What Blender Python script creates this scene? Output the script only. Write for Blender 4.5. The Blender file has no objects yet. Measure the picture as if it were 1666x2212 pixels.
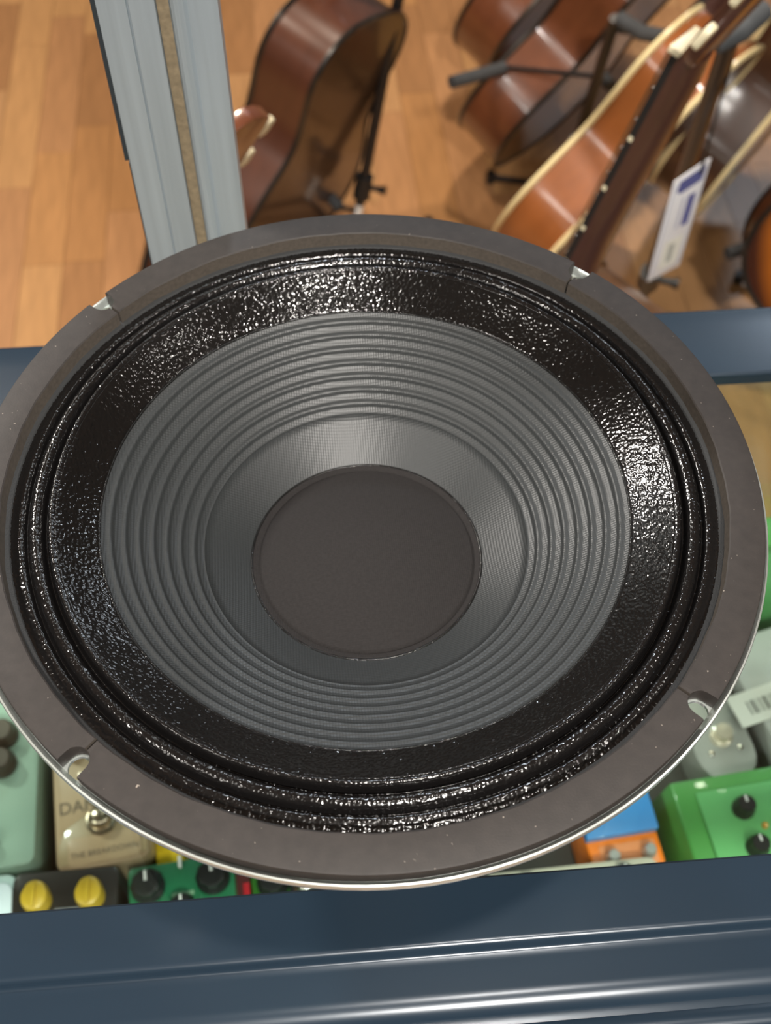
import bpy, bmesh, math, random
from mathutils import Vector, Matrix
random.seed(7)
S = bpy.context.scene
COL = S.collection
R = math.radians

# ------------------------------------------------------------------ camera
CM = ((0.9949598, -0.0999815, 0.0076668), (-0.0780136, -0.8198455, -0.5672453), (0.0629996, 0.5637881, -0.8235132))
CC = Vector((-0.0204368, -0.2528175, 0.4701836))
FPX = 2407.4
cd = bpy.data.cameras.new('camera'); cam = bpy.data.objects.new('camera', cd); COL.objects.link(cam)
r0, r1, r2 = [Vector(v) for v in CM]
cam.matrix_world = Matrix(((r0.x, -r1.x, -r2.x, CC.x), (r0.y, -r1.y, -r2.y, CC.y), (r0.z, -r1.z, -r2.z, CC.z), (0, 0, 0, 1)))
cd.sensor_fit = 'VERTICAL'; cd.sensor_height = 24.0; cd.sensor_width = 24.0
cd.lens = 24.0 * FPX / 2212.0
cd.clip_start = 0.02; cd.clip_end = 50
cd.dof.use_dof = True; cd.dof.focus_distance = 0.411
cd.dof.aperture_fstop = cd.lens / 3.4
S.camera = cam

# ------------------------------------------------------------------ light
w = bpy.data.worlds.new('shop_light'); S.world = w; w.use_nodes = True
bg = w.node_tree.nodes['Background']; bg.inputs[0].default_value = (0.80, 0.86, 0.95, 1); bg.inputs[1].default_value = 0.13
S.view_settings.view_transform = 'Standard'; S.view_settings.look = 'None'
S.view_settings.exposure = 0.0; S.view_settings.gamma = 1.0; S.view_settings.use_curve_mapping = False

def area(name, loc, target, sx, sy, power, col):
    l = bpy.data.lights.new(name, 'AREA'); l.shape = 'RECTANGLE'; l.size = sx; l.size_y = sy
    l.energy = power; l.color = col
    o = bpy.data.objects.new(name, l); COL.objects.link(o); o.location = loc
    o.rotation_euler = (Vector(target) - Vector(loc)).to_track_quat('-Z', 'Y').to_euler()
    return o
WARM = (1.0, 0.86, 0.70); NEUT = (1.0, 0.95, 0.88); COOL = (0.82, 0.91, 1.0)
def spot(loc, target, power, col, cone=60, rad=0.06, blend=0.6):
    l = bpy.data.lights.new('track_spotlight', 'SPOT'); l.energy = power; l.color = col; l.spot_size = math.radians(cone); l.spot_blend = blend; l.shadow_soft_size = rad
    o = bpy.data.objects.new('track_spotlight', l); COL.objects.link(o); o.location = loc
    o.rotation_euler = (Vector(target) - Vector(loc)).to_track_quat('-Z', 'Y').to_euler()
    return o
spot((0.30, -1.60, 2.0), (0.0, 0.05, 0.0), 320, NEUT, 70, 0.09)
spot((-1.75, 1.55, 1.60), (0.0, 0.0, 0.0), 210, NEUT, 60, 0.10)
spot((1.9, -0.5, 2.0), (0.1, 0.1, 0.0), 30, NEUT, 60, 0.06)
spot((-1.9, -0.9, 2.0), (0.0, 0.0, 0.0), 70, NEUT, 60, 0.06)
spot((0.25, -0.30, 2.05), (0.05, 0.0, 0.0), 60, NEUT, 60, 0.06)
spot((1.7, 2.2, 2.0), (0.0, 0.0, 0.0), 30, COOL, 50, 0.08)
spot((0.55, 1.75, 2.05), (0.45, 1.55, -1.0), 185, WARM, 72, 0.07)
spot((-0.9, 1.6, 2.05), (-0.6, 1.5, -1.0), 150, WARM, 72, 0.07)
spot((0.15, 3.2, 1.9), (0.0, 0.0, 0.1), 85, COOL, 30, 0.10)
area('ceiling_panel_lamp', (-2.6, -2.2, 2.15), (-2.6, -2.2, 0.0), 1.2, 0.6, 30, NEUT)
area('ceiling_panel_lamp', (2.8, 4.6, 2.15), (2.8, 4.6, 0.0), 1.2, 0.6, 40, COOL)
area('ceiling_panel_lamp', (-2.8, 4.6, 2.15), (-2.8, 4.6, 0.0), 1.2, 0.6, 30, NEUT)
area('case_strip_lamp', (0.1, -0.150, -0.056), (0.1, 0.02, -0.40), 1.8, 0.012, 1.3, NEUT)

# ------------------------------------------------------------------ helpers
def at(px, py, z):
    d = r0 * ((px - 833) / FPX) + r1 * ((py - 1106) / FPX) + r2
    return CC + d * ((z - CC.z) / d.z)
def atd(px, py, dep):
    return CC + (r0 * ((px - 833) / FPX) + r1 * ((py - 1106) / FPX) + r2) * dep

def mat(name, col, rough=0.5, metal=0.0, coat=0.0, spec=0.5, var=0.0, vscale=20.0, bump=0.0, bscale=300.0, bdist=0.0005,
        col2=None, stretch=(1, 1, 1), coat_rough=0.05, detail=3.0, contrast=0.25, aniso=0.0):
    m = bpy.data.materials.new(name); m.use_nodes = True
    nt = m.node_tree; b = nt.nodes['Principled BSDF']
    b.inputs['Base Color'].default_value = (*col, 1); b.inputs['Roughness'].default_value = rough
    b.inputs['Metallic'].default_value = metal; b.inputs['Coat Weight'].default_value = coat
    b.inputs['Coat Roughness'].default_value = coat_rough; b.inputs['Specular IOR Level'].default_value = spec
    b.inputs['Anisotropic'].default_value = aniso
    tc = nt.nodes.new('ShaderNodeTexCoord'); mp = nt.nodes.new('ShaderNodeMapping'); mp.inputs['Scale'].default_value = stretch
    nt.links.new(tc.outputs['Object'], mp.inputs[0])
    if var or col2:
        n = nt.nodes.new('ShaderNodeTexNoise'); n.inputs['Scale'].default_value = vscale; n.inputs['Detail'].default_value = detail
        nt.links.new(mp.outputs[0], n.inputs['Vector'])
        cr = nt.nodes.new('ShaderNodeValToRGB'); cr.color_ramp.elements[0].position = 0.5 - contrast; cr.color_ramp.elements[1].position = 0.5 + contrast
        c2 = col2 or tuple(min(1, c * (1 + var)) for c in col); c1 = col if col2 else tuple(c * (1 - var) for c in col)
        cr.color_ramp.elements[0].color = (*c1, 1); cr.color_ramp.elements[1].color = (*c2, 1)
        nt.links.new(n.outputs[0], cr.inputs[0]); nt.links.new(cr.outputs[0], b.inputs['Base Color'])
    if bump:
        n = nt.nodes.new('ShaderNodeTexNoise'); n.inputs['Scale'].default_value = bscale; n.inputs['Detail'].default_value = 2.0
        nt.links.new(mp.outputs[0], n.inputs['Vector'])
        bp = nt.nodes.new('ShaderNodeBump'); bp.inputs['Strength'].default_value = bump; bp.inputs['Distance'].default_value = bdist
        nt.links.new(n.outputs[0], bp.inputs['Height']); nt.links.new(bp.outputs[0], b.inputs['Normal'])
    return m

def glass_mat(name, tint, f=1.0, rough=0.0):
    m = bpy.data.materials.new(name); m.use_nodes = True; nt = m.node_tree; nt.nodes.clear()
    out = nt.nodes.new('ShaderNodeOutputMaterial'); mx = nt.nodes.new('ShaderNodeMixShader')
    tr = nt.nodes.new('ShaderNodeBsdfTransparent'); tr.inputs[0].default_value = (*tint, 1)
    gl = nt.nodes.new('ShaderNodeBsdfGlossy'); gl.inputs['Roughness'].default_value = rough; gl.inputs[0].default_value = (1, 1, 1, 1)
    fr = nt.nodes.new('ShaderNodeFresnel'); fr.inputs[0].default_value = 1.45
    mu = nt.nodes.new('ShaderNodeMath'); mu.operation = 'MULTIPLY'; mu.inputs[1].default_value = f
    ge = nt.nodes.new('ShaderNodeNewGeometry'); mr = nt.nodes.new('ShaderNodeMapRange')     # same reflectance entering and leaving the pane
    mr.inputs['To Min'].default_value = 1.45; mr.inputs['To Max'].default_value = 1 / 1.45
    nt.links.new(ge.outputs['Backfacing'], mr.inputs['Value']); nt.links.new(mr.outputs[0], fr.inputs[0])
    nt.links.new(fr.outputs[0], mu.inputs[0]); nt.links.new(mu.outputs[0], mx.inputs[0])
    nt.links.new(tr.outputs[0], mx.inputs[1]); nt.links.new(gl.outputs[0], mx.inputs[2]); nt.links.new(mx.outputs[0], out.inputs[0])
    return m

def weave(m, period, strength, dist):
    """two crossed thread waves as fine relief on a cloth material"""
    nt = m.node_tree; b = nt.nodes['Principled BSDF']; tc = nt.nodes.new('ShaderNodeTexCoord')
    hs = []
    for d in ('X', 'Y'):
        wv = nt.nodes.new('ShaderNodeTexWave'); wv.bands_direction = d; wv.inputs['Scale'].default_value = 2 * math.pi / (20 * period)
        wv.inputs['Distortion'].default_value = 0.4; nt.links.new(tc.outputs['Object'], wv.inputs[0]); hs.append(wv)
    ad = nt.nodes.new('ShaderNodeMath'); nt.links.new(hs[0].outputs['Fac'], ad.inputs[0]); nt.links.new(hs[1].outputs['Fac'], ad.inputs[1])
    bp = nt.nodes.new('ShaderNodeBump'); bp.inputs['Strength'].default_value = strength; bp.inputs['Distance'].default_value = dist
    nt.links.new(ad.outputs[0], bp.inputs['Height']); nt.links.new(bp.outputs[0], b.inputs['Normal'])

def link(name, verts, faces, m, parent=None, smooth=False, fm=None):
    me = bpy.data.meshes.new(name); me.from_pydata([tuple(v) for v in verts], [], faces)
    me.validate(); me.update()
    for mm in (m if isinstance(m, (list, tuple)) else [m]): me.materials.append(mm)
    if fm:
        for p, i in zip(me.polygons, fm): p.material_index = i
    bm = bmesh.new(); bm.from_mesh(me); bmesh.ops.recalc_face_normals(bm, faces=bm.faces); bm.to_mesh(me); bm.free()
    if smooth: me.shade_smooth()
    o = bpy.data.objects.new(name, me); COL.objects.link(o)
    if parent: o.parent = parent
    return o
def auto(o, ang=35):
    me = o.data; me.shade_smooth()
    try: me.set_sharp_from_angle(angle=R(ang))
    except Exception: pass
    return o
def thing(name, label, cat, loc=(0, 0, 0), group=None, mw=None):
    o = bpy.data.objects.new(name, None); COL.objects.link(o); o.empty_display_size = 0.02
    if mw is not None: o.matrix_world = mw
    else: o.location = loc
    o['label'] = label; o['category'] = cat
    if group: o['group'] = group
    return o
def tag(o, label, cat, group=None):
    o['label'] = label; o['category'] = cat
    if group: o['group'] = group
    return o

def box(name, lo, hi, m, parent=None, bev=0.0, seg=2, mw=None):
    bm = bmesh.new(); bmesh.ops.create_cube(bm, size=1.0)
    c = [(a + b) / 2 for a, b in zip(lo, hi)]; s = [b - a for a, b in zip(lo, hi)]
    for v in bm.verts: v.co = Vector((c[0] + v.co.x * s[0], c[1] + v.co.y * s[1], c[2] + v.co.z * s[2]))
    if bev: bmesh.ops.bevel(bm, geom=list(bm.edges), offset=bev, segments=seg, affect='EDGES', profile=0.5)
    me = bpy.data.meshes.new(name); bm.to_mesh(me); bm.free(); me.materials.append(m)
    o = bpy.data.objects.new(name, me); COL.objects.link(o)
    if bev: auto(o, 40)
    if parent: o.parent = parent
    return o
def prism(name, poly, z0, z1, m, parent=None, bev=0.0, seg=2, top=None):
    """polygon (x,y) extruded from z0 to z1; top: optional smaller polygon for the upper face"""
    n = len(poly); tp = top or poly
    vs = [(x, y, z0) for x, y in poly] + [(x, y, z1) for x, y in tp]
    fs = [list(range(n))[::-1], list(range(n, 2 * n))] + [[i, (i + 1) % n, n + (i + 1) % n, n + i] for i in range(n)]
    o = link(name, vs, fs, m, parent)
    if bev:
        bm = bmesh.new(); bm.from_mesh(o.data)
        ed = [e for e in bm.edges if e.calc_face_angle(0) > 0.5]
        bmesh.ops.bevel(bm, geom=ed, offset=bev, segments=seg, affect='EDGES', profile=0.5); bm.to_mesh(o.data); bm.free()
        auto(o, 40)
    return o
def rrect(w_, h_, r, n=5, cx=0, cy=0):
    pts = []
    for (sx, sy, a0) in ((1, 1, 0), (-1, 1, 90), (-1, -1, 180), (1, -1, 270)):
        for k in range(n + 1):
            a = R(a0 + 90 * k / n); pts.append((cx + sx * (w_ / 2 - r) + r * math.cos(a), cy + sy * (h_ / 2 - r) + r * math.sin(a)))
    return pts
def lathe(name, prof, n, m, parent=None, loc=(0, 0, 0), smooth=True, fm=None, closed=False, ang=40):
    k = len(prof); vs = []; fs = []; mi = []
    for i in range(n):
        a = 2 * math.pi * i / n; c, s = math.cos(a), math.sin(a)
        vs += [(loc[0] + r * c, loc[1] + r * s, loc[2] + z) for r, z in prof]
    for i in range(n):
        j = (i + 1) % n
        for q in range(k if closed else k - 1):
            q2 = (q + 1) % k
            fs.append([i * k + q, i * k + q2, j * k + q2, j * k + q])
            if fm: mi.append(fm(q))
    me = bpy.data.meshes.new(name); me.from_pydata(vs, [], fs)
    for mm in (m if isinstance(m, (list, tuple)) else [m]): me.materials.append(mm)
    if fm:
        for p, i in zip(me.polygons, mi): p.material_index = i
    bm = bmesh.new(); bm.from_mesh(me); bmesh.ops.remove_doubles(bm, verts=bm.verts, dist=1e-7); bmesh.ops.recalc_face_normals(bm, faces=bm.faces); bm.to_mesh(me); bm.free()
    o = bpy.data.objects.new(name, me); COL.objects.link(o)
    if parent: o.parent = parent
    if smooth: auto(o, ang)
    return o
def tube(name, path, rad, m, parent=None, n=8, caps=True):
    path = [Vector(p) for p in path]; vs = []; fs = []
    rads = rad if isinstance(rad, (list, tuple)) else [rad] * len(path)
    up = Vector((0.31, 0.17, 0.93))
    for i, p in enumerate(path):
        t = (path[min(i + 1, len(path) - 1)] - path[max(i - 1, 0)]).normalized()
        u = t.cross(up)
        if u.length < 1e-3: u = t.cross(Vector((1, 0, 0)))
        u.normalize(); v = t.cross(u)
        for k in range(n):
            a = 2 * math.pi * k / n; vs.append(p + (u * math.cos(a) + v * math.sin(a)) * rads[i])
    for i in range(len(path) - 1):
        for k in range(n):
            k2 = (k + 1) % n; fs.append([i * n + k, i * n + k2, (i + 1) * n + k2, (i + 1) * n + k])
    if caps: fs += [list(range(n)), list(range((len(path) - 1) * n, len(path) * n))]
    return auto(link(name, vs, fs, m, parent), 50)
def text(name, s, size, m, parent, mw, align='LEFT'):
    cu = bpy.data.curves.new(name, 'FONT'); cu.body = s; cu.size = size; cu.extrude = 0.0001; cu.align_x = align
    t = bpy.data.objects.new(name, cu); COL.objects.link(t)
    dg = bpy.context.evaluated_depsgraph_get(); dg.update(); me = bpy.data.meshes.new_from_object(t.evaluated_get(dg))
    bpy.data.objects.remove(t); bpy.data.curves.remove(cu)
    me.materials.clear(); me.materials.append(m); o = bpy.data.objects.new(name, me); COL.objects.link(o)
    o.parent = parent; o.matrix_basis = mw
    return o

# ------------------------------------------------------------------ materials
navy = mat('navy_painted_metal', (0.018, 0.033, 0.052), rough=0.25, metal=0.12, spec=0.5, var=0.12, vscale=14, bump=0.03, bscale=900, bdist=0.0002, stretch=(0.25, 1, 1))
alu = mat('brushed_aluminium', (0.47, 0.53, 0.57), rough=0.38, metal=0.55, var=0.12, vscale=160, stretch=(1, 1, 0.03), bump=0.06, bscale=500, bdist=0.0002)
alu_dark = mat('dark_rubber_edge', (0.02, 0.026, 0.03), rough=0.6)
glue = mat('brown_adhesive', (0.20, 0.155, 0.095), rough=0.8, var=0.25, vscale=300, bump=0.3, bscale=500)
glass = glass_mat('counter_glass', (0.90, 0.955, 0.93), 1.0)
pane_glass = glass_mat('upright_glass', (0.95, 0.965, 0.955), 0.9)
case_in = mat('case_inner_panel', (0.075, 0.085, 0.085), rough=0.6, var=0.2, vscale=8)
shelf_m = mat('shelf_laminate', (0.075, 0.07, 0.064), rough=0.35, var=0.2, vscale=18)
zinc = mat('zinc_plated_steel', (0.82, 0.88, 0.84), rough=0.30, metal=0.8, var=0.08, vscale=60, bump=0.04, bscale=400)
gasket_m = mat('fibre_gasket', (0.029, 0.0238, 0.0213), rough=0.60, spec=0.45, var=0.22, vscale=260, bump=0.25, bscale=1400, bdist=0.0002, contrast=0.3, detail=5)
nt = gasket_m.node_tree; gb_ = nt.nodes['Principled BSDF']          # lint and scuffs on the fibre
sn = nt.nodes.new('ShaderNodeTexNoise'); sn.inputs['Scale'].default_value = 620; sn.inputs['Detail'].default_value = 1.0
sr = nt.nodes.new('ShaderNodeValToRGB'); sr.color_ramp.elements[0].position = 0.775; sr.color_ramp.elements[1].position = 0.84
tcg = nt.nodes.new('ShaderNodeTexCoord'); nt.links.new(tcg.outputs['Object'], sn.inputs['Vector']); nt.links.new(sn.outputs[0], sr.inputs[0])
mxg = nt.nodes.new('ShaderNodeMix'); mxg.data_type = 'RGBA'; mxg.inputs[7].default_value = (0.30, 0.26, 0.22, 1)
src = gb_.inputs['Base Color'].links[0].from_socket
nt.links.new(sr.outputs[0], mxg.inputs[0]); nt.links.new(src, mxg.inputs[6]); nt.links.new(mxg.outputs[2], gb_.inputs['Base Color'])
cut_m = mat('gasket_cut_edge', (0.070, 0.057, 0.045), rough=0.9, var=0.2, vscale=600)
coat_m = mat('black_edge_doping', (0.0065, 0.006, 0.0058), rough=0.14, spec=0.5)
pleat_m = mat('black_doped_cloth', (0.006, 0.0055, 0.0055), rough=0.17, spec=0.7)
cloth_edge = mat('dark_cloth_edge', (0.028, 0.029, 0.030), rough=0.7, bump=0.5, bscale=1500)
cone_m = mat('grey_paper_cone', (0.028, 0.031, 0.032), rough=0.43, spec=0.6, var=0.06, vscale=500)
weave(cone_m, 0.0011, 0.18, 0.00025)
cap_m = mat('dust_cap_cloth', (0.020, 0.0178, 0.0175), rough=0.85, spec=0.25, var=0.15, vscale=900)
weave(cap_m, 0.0009, 0.25, 0.0002)
bead_m = mat('black_glue_bead', (0.008, 0.008, 0.008), rough=0.15, bump=0.7, bscale=900)
black = mat('black_plastic', (0.012, 0.012, 0.012), rough=0.4)
foam = mat('grey_foam', (0.045, 0.048, 0.052), rough=0.85, var=0.2, vscale=60)
blackpole = mat('black_steel_tube', (0.010, 0.010, 0.011), rough=0.3, spec=0.6)
ivory = mat('ivory_plastic', (0.70, 0.63, 0.44), rough=0.3)
cream = mat('cream_binding', (0.80, 0.66, 0.36), rough=0.3, coat=0.5)
white = mat('white_plastic', (0.78, 0.77, 0.74), rough=0.4)
steel = mat('nickel', (0.62, 0.58, 0.52), rough=0.22, metal=1.0)
ebony = mat('ebony', (0.014, 0.013, 0.013), rough=0.4)

# ------------------------------------------------------------------ floor of single wood blocks
FZ = -1.03
FLOOR_C = [(0.42, 0.215, 0.085), (0.38, 0.19, 0.075), (0.46, 0.25, 0.105), (0.33, 0.165, 0.07), (0.43, 0.235, 0.105), (0.40, 0.205, 0.092)]
wood_f = [mat('floor_wood', c, rough=0.34, spec=0.45, var=0.16, vscale=14, stretch=(6, 0.7, 1), detail=5) for c in FLOOR_C]
far = mat('floor_wood_far', (0.40, 0.21, 0.088), rough=0.36); nt = far.node_tree
tc = nt.nodes.new('ShaderNodeTexCoord'); mp = nt.nodes.new('ShaderNodeMapping'); mp.inputs['Rotation'].default_value = (0, 0, R(90))
bk = nt.nodes.new('ShaderNodeTexBrick'); bk.inputs['Scale'].default_value = 1.0; bk.inputs['Brick Width'].default_value = 0.42; bk.inputs['Row Height'].default_value = 0.078; bk.inputs['Mortar Size'].default_value = 0.0007
bk.inputs['Color1'].default_value = (0.44, 0.235, 0.10, 1); bk.inputs['Color2'].default_value = (0.34, 0.17, 0.07, 1); bk.inputs['Mortar'].default_value = (0.12, 0.06, 0.03, 1)
nt.links.new(tc.outputs['Object'], mp.inputs[0]); nt.links.new(mp.outputs[0], bk.inputs['Vector']); nt.links.new(bk.outputs['Color'], nt.nodes['Principled BSDF'].inputs['Base Color'])
floor = box('floor', (-5, -4, FZ - 0.05), (6, 7, FZ - 0.004), far)
floor['kind'] = 'structure'
wall_m = mat('painted_wall', (0.46, 0.45, 0.43), rough=0.8, var=0.05, vscale=3); ceil_m = mat('ceiling_paint', (0.62, 0.62, 0.60), rough=0.9, var=0.04, vscale=4)
for nm, lo, hi, m_ in (('wall_back', (-5, 7, FZ), (6, 7.1, 2.2), wall_m), ('wall_front', (-5, -4.1, FZ), (6, -4, 2.2), wall_m), ('wall_left', (-5.1, -4, FZ), (-5, 7, 2.2), wall_m), ('wall_right', (6, -4, FZ), (6.1, 7, 2.2), wall_m), ('ceiling', (-5.1, -4.1, 2.2), (6.1, 7.1, 2.3), ceil_m)):
    box(nm, lo, hi, m_)['kind'] = 'structure'
PW = 0.078
pm = []
for k in range(18):
    ln = (0.34, 0.42, 0.50)[k % 3]
    bm_o = box('plank', (-PW / 2 + 0.0006, -ln / 2 + 0.0006, 0), (PW / 2 - 0.0006, ln / 2 - 0.0006, 0.004), wood_f[k % 6])
    pm.append((bm_o.data, ln)); bpy.data.objects.remove(bm_o)
ix = 0
x = -1.05
while x < 1.50:
    y = 0.55 + random.random() * 0.3
    while y < 2.65:
        me, ln = random.choice(pm)
        p = bpy.data.objects.new('plank', me); COL.objects.link(p); p.parent = floor
        p.location = (x, y + ln / 2, FZ - 0.0040 + random.uniform(0, 0.0004)); y += ln
    x += PW

# ------------------------------------------------------------------ display case (counter)
case = thing('display_case', 'navy trimmed glass display counter carrying the loudspeaker', 'display case', (0, 0, FZ))
def extr_x(name, prof, x0, x1, m, parent, dz=0.0, rot=0.0):
    n = len(prof); vs = []
    for xx in (x0, x1): vs += [(xx, y + rot * xx, z - dz) for y, z in prof]
    fs = [list(range(n)), list(range(n, 2 * n))] + [[i, (i + 1) % n, n + (i + 1) % n, n + i] for i in range(n)]
    return auto(link(name, vs, fs, m, parent), 28)
def arc(cy, cz, r, a0, a1, n=6): return [(cy + r * math.cos(R(a0 + (a1 - a0) * i / n)), cz + r * math.sin(R(a0 + (a1 - a0) * i / n))) for i in range(n + 1)]
# front rail: flat lip, rounded step, second flat, rounded nose
fr = [(-0.1185, -0.007), (-0.1185, 0.0015), (-0.1195, 0.0025), (-0.1432, 0.0028)] + arc(-0.1435, -0.0006, 0.0034, 88, 160, 9) + arc(-0.1492, 0.0014, 0.0026, -20, -82, 6) + [(-0.1512, -0.0012)] \
    + [(-0.1620, -0.0010)] + arc(-0.1625, -0.0130, 0.0120, 90, 135, 10) + [(-0.1718, -0.0055), (-0.1730, -0.0055)] + arc(-0.1785, -0.0120, 0.0072, 60, 180, 10) + [(-0.1858, -0.050), (-0.130, -0.050), (-0.130, -0.007)]
extr_x('front_rail', fr, -1.0, 1.2, navy, case, FZ, -0.021)
br = [(0.147, -0.007), (0.147, 0.001), (0.1482, 0.0022), (0.180, 0.0027)] + arc(0.1945, -0.0010, 0.0036, 90, 0, 5) + [(0.1981, -0.045), (0.180, -0.045), (0.180, -0.007)]
extr_x('back_rail', br, -1.0, 1.2, navy, case, FZ, -0.020)
box('glass_top', (-1.0, -0.131, -0.0065 - FZ), (1.2, 0.168, 0.0 - FZ), glass, case)
box('shelf', (-1.0, -0.165, -0.365 - FZ), (1.2, 0.180, -0.35 - FZ), shelf_m, case)
box('back_panel', (-1.0, 0.181, 0.08), (1.2, 0.187, -0.046 - FZ), glass, case)
box('front_panel', (-1.0, -0.178, 0.08), (1.2, -0.168, -0.05 - FZ), glass, case)
box('side_panel', (-1.012, -0.178, 0.08), (-1.0, 0.193, -0.007 - FZ), case_in, case)
box('side_panel', (1.2, -0.178, 0.08), (1.212, 0.193, -0.007 - FZ), case_in, case)
box('base', (-1.0, -0.17, 0.0), (1.2, 0.185, 0.08), navy, case)

# upright with glass pane standing on the back rail
post = thing('display_upright', 'brushed grey aluminium upright standing on the back rail', 'post', (-0.0702, 0.199, 0.0025))
px0, px1 = -0.0255, 0.0255
pp = [(px0, 0.0), (px0 + 0.0125, -0.0004), (px0 + 0.0128, 0.0012), (px0 + 0.0133, 0.0012), (px0 + 0.0136, -0.0004), (px0 + 0.0245, -0.0006), (px0 + 0.0250, 0.0018), (px0 + 0.0305, 0.0018), (px0 + 0.0310, -0.0006)] \
    + [(px0 + 0.0325, -0.0022), (px0 + 0.0345, -0.0026), (px0 + 0.0365, -0.0018), (px0 + 0.0380, 0.0006), (px0 + 0.0395, 0.0010), (px1, 0.0006), (px1, 0.022), (px0, 0.022)]
o = prism('post_profile', pp, 0.0, 0.62, alu, post); auto(o, 25)
box('adhesive_strip', (px0 + 0.0252, 0.0004, 0.002), (px0 + 0.0303, 0.0017, 0.60), glue, post)
box('edge_strip', (px0 - 0.0022, 0.0004, 0.122), (px0, 0.020, 0.61), alu_dark, post)
box('edge_strip', (px0 - 0.0008, 0.0006, 0.0), (px0, 0.020, 0.12), alu_dark, post)

# ------------------------------------------------------------------ loudspeaker
H = 0.125
spk = thing('loudspeaker', 'large round black loudspeaker with ribbed grey cone lying face up on glass', 'loudspeaker')
HOLES = [45, 135, 225, 315]
def angles(lim, base):
    """angle list over a full turn, dense near the holes"""
    out = []
    for h in HOLES:
        for k in range(-24, 25): out.append(h + lim * k / 24.0)
        nx = h + 90
        a = h + lim
        n = base
        for k in range(1, n): out.append(a + (90 - 2 * lim) * k / n)
    return out
# flange with holes
RH, rh = 0.1476, 0.0041
lim = math.degrees(rh / RH) * 1.0
cols = []
for a in angles(lim, 34):
    da = min(abs((a - h + 180) % 360 - 180) for h in HOLES); s = R(da) * RH
    g = math.sqrt(max(0, rh * rh - s * s)) if s < rh else 0.0
    lo, hi = RH - g, RH + g
    prof = [(0.1385, -0.0085), (0.1388, -0.0075), (lo, -0.0075), (lo, -0.0090), (hi, -0.0090), (hi, -0.0075), (0.1512, -0.0075), (0.1519, -0.0066), (0.1524, -0.0052), (0.1530, -0.0046), (0.1536, -0.0048),
            (0.1539, -0.0060), (0.1538, -0.0080), (0.1532, -0.0092), (hi, -0.0090), (lo, -0.0090), (0.1385, -0.0092)]
    cols.append((a, prof))
n = len(cols); k = len(cols[0][1]); vs = []; fs = []
for a, prof in cols:
    c, s = math.cos(R(a)), math.sin(R(a)); vs += [(r * c, r * s, H + z) for r, z in prof]
for i in range(n):
    j = (i + 1) % n
    for q in range(k - 1):
        if q in (3, k - 3): continue
        fs.append([i * k + q, i * k + q + 1, j * k + q + 1, j * k + q])
fl = link('flange', vs, fs, zinc, spk)
bm = bmesh.new(); bm.from_mesh(fl.data); bmesh.ops.remove_doubles(bm, verts=bm.verts, dist=1e-7); bmesh.ops.dissolve_degenerate(bm, edges=bm.edges, dist=1e-8); bmesh.ops.recalc_face_normals(bm, faces=bm.faces); bm.to_mesh(fl.data); bm.free(); auto(fl, 40)
fl['label'] = 'bright zinc plated rim with four bolt holes'
# gasket in four arcs with U notches
RI, RO, nr, nc = 0.1381, 0.1515, 0.0046, 0.1476
wr = random.Random(3)
for qi, h in enumerate(HOLES):
    nhalf = math.degrees(nr / nc); slit = 0.22
    cl = []
    def ro_in(s): return nc - math.sqrt(max(0, nr * nr - s * s))
    for t in range(15):
        a = slit + (nhalf - slit) * t / 14; cl.append((h + a, ro_in(R(a) * nc) if t < 14 else nc))
    cl.append((h + nhalf, RO))
    N_ = 60
    for t in range(1, N_): cl.append((h + nhalf + (90 - 2 * nhalf) * t / N_, RO))
    cl.append((h + 90 - nhalf, RO))
    for t in range(15):
        a = nhalf - (nhalf - slit) * t / 14; cl.append((h + 90 - a, ro_in(R(a) * nc) if t > 0 else nc))
    vs = []; fs = []; mi = []
    for a, ro in cl:
        c, s = math.cos(R(a)), math.sin(R(a)); wob = 0.00012 * math.sin(R(a) * 23) + 0.00010 * math.sin(R(a) * 57 + 1)
        e = 0.0007 if ro == RO else 0.00025
        pr = [(RI - 0.0004 + wob, -0.0072), (RI + wob, -0.0004), (RI + 0.0005 + wob, 0.0), (ro - e * 1.2, 0.0), (ro - e * 0.35, -e * 0.45), (ro, -e * 1.4), (ro - 0.0004, -0.0072)]
        vs += [(r * c, r * s, H + z) for r, z in pr]
    k = 7
    for i in range(len(cl) - 1):
        for q in range(k):
            fs.append([i * k + q, i * k + (q + 1) % k, (i + 1) * k + (q + 1) % k, (i + 1) * k + q]); mi.append(1 if q == 0 else 0)
    fs += [list(range(k)), list(range((len(cl) - 1) * k, len(cl) * k))]; mi += [1, 1]
    o = link('gasket_arc', vs, fs, [gasket_m, cut_m], spk, fm=mi); auto(o, 30)
# doped surround
sp = [(0.1380, -0.0070), (0.1360, -0.0072), (0.1345, -0.0070), (0.1330, -0.0063), (0.1318, -0.0060), (0.1308, -0.0066), (0.1301, -0.0082), (0.1297, -0.0090), (0.1292, -0.0080), (0.1284, -0.0060), (0.1272, -0.0048), (0.1258, -0.0045),
      (0.1245, -0.0052), (0.1236, -0.0066), (0.1229, -0.0086), (0.1225, -0.0090), (0.1221, -0.0078), (0.1215, -0.0054), (0.1207, -0.0040), (0.1199, -0.0037), (0.1187, -0.0045)]
def catmull(p, m):
    out = []
    for i in range(len(p) - 1):
        a, b, c, d = p[max(0, i - 1)], p[i], p[i + 1], p[min(len(p) - 1, i + 2)]
        for k in range(m):
            t = k / m
            out.append(tuple(0.5 * (2 * b[j] + (c[j] - a[j]) * t + (2 * a[j] - 5 * b[j] + 4 * c[j] - d[j]) * t * t + (-a[j] + 3 * b[j] - 3 * c[j] + d[j]) * t ** 3) for j in (0, 1)))
    return out + [p[-1]]
def lift(prof, th): return prof + [(r, z - th) for r, z in prof[::-1]]
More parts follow.
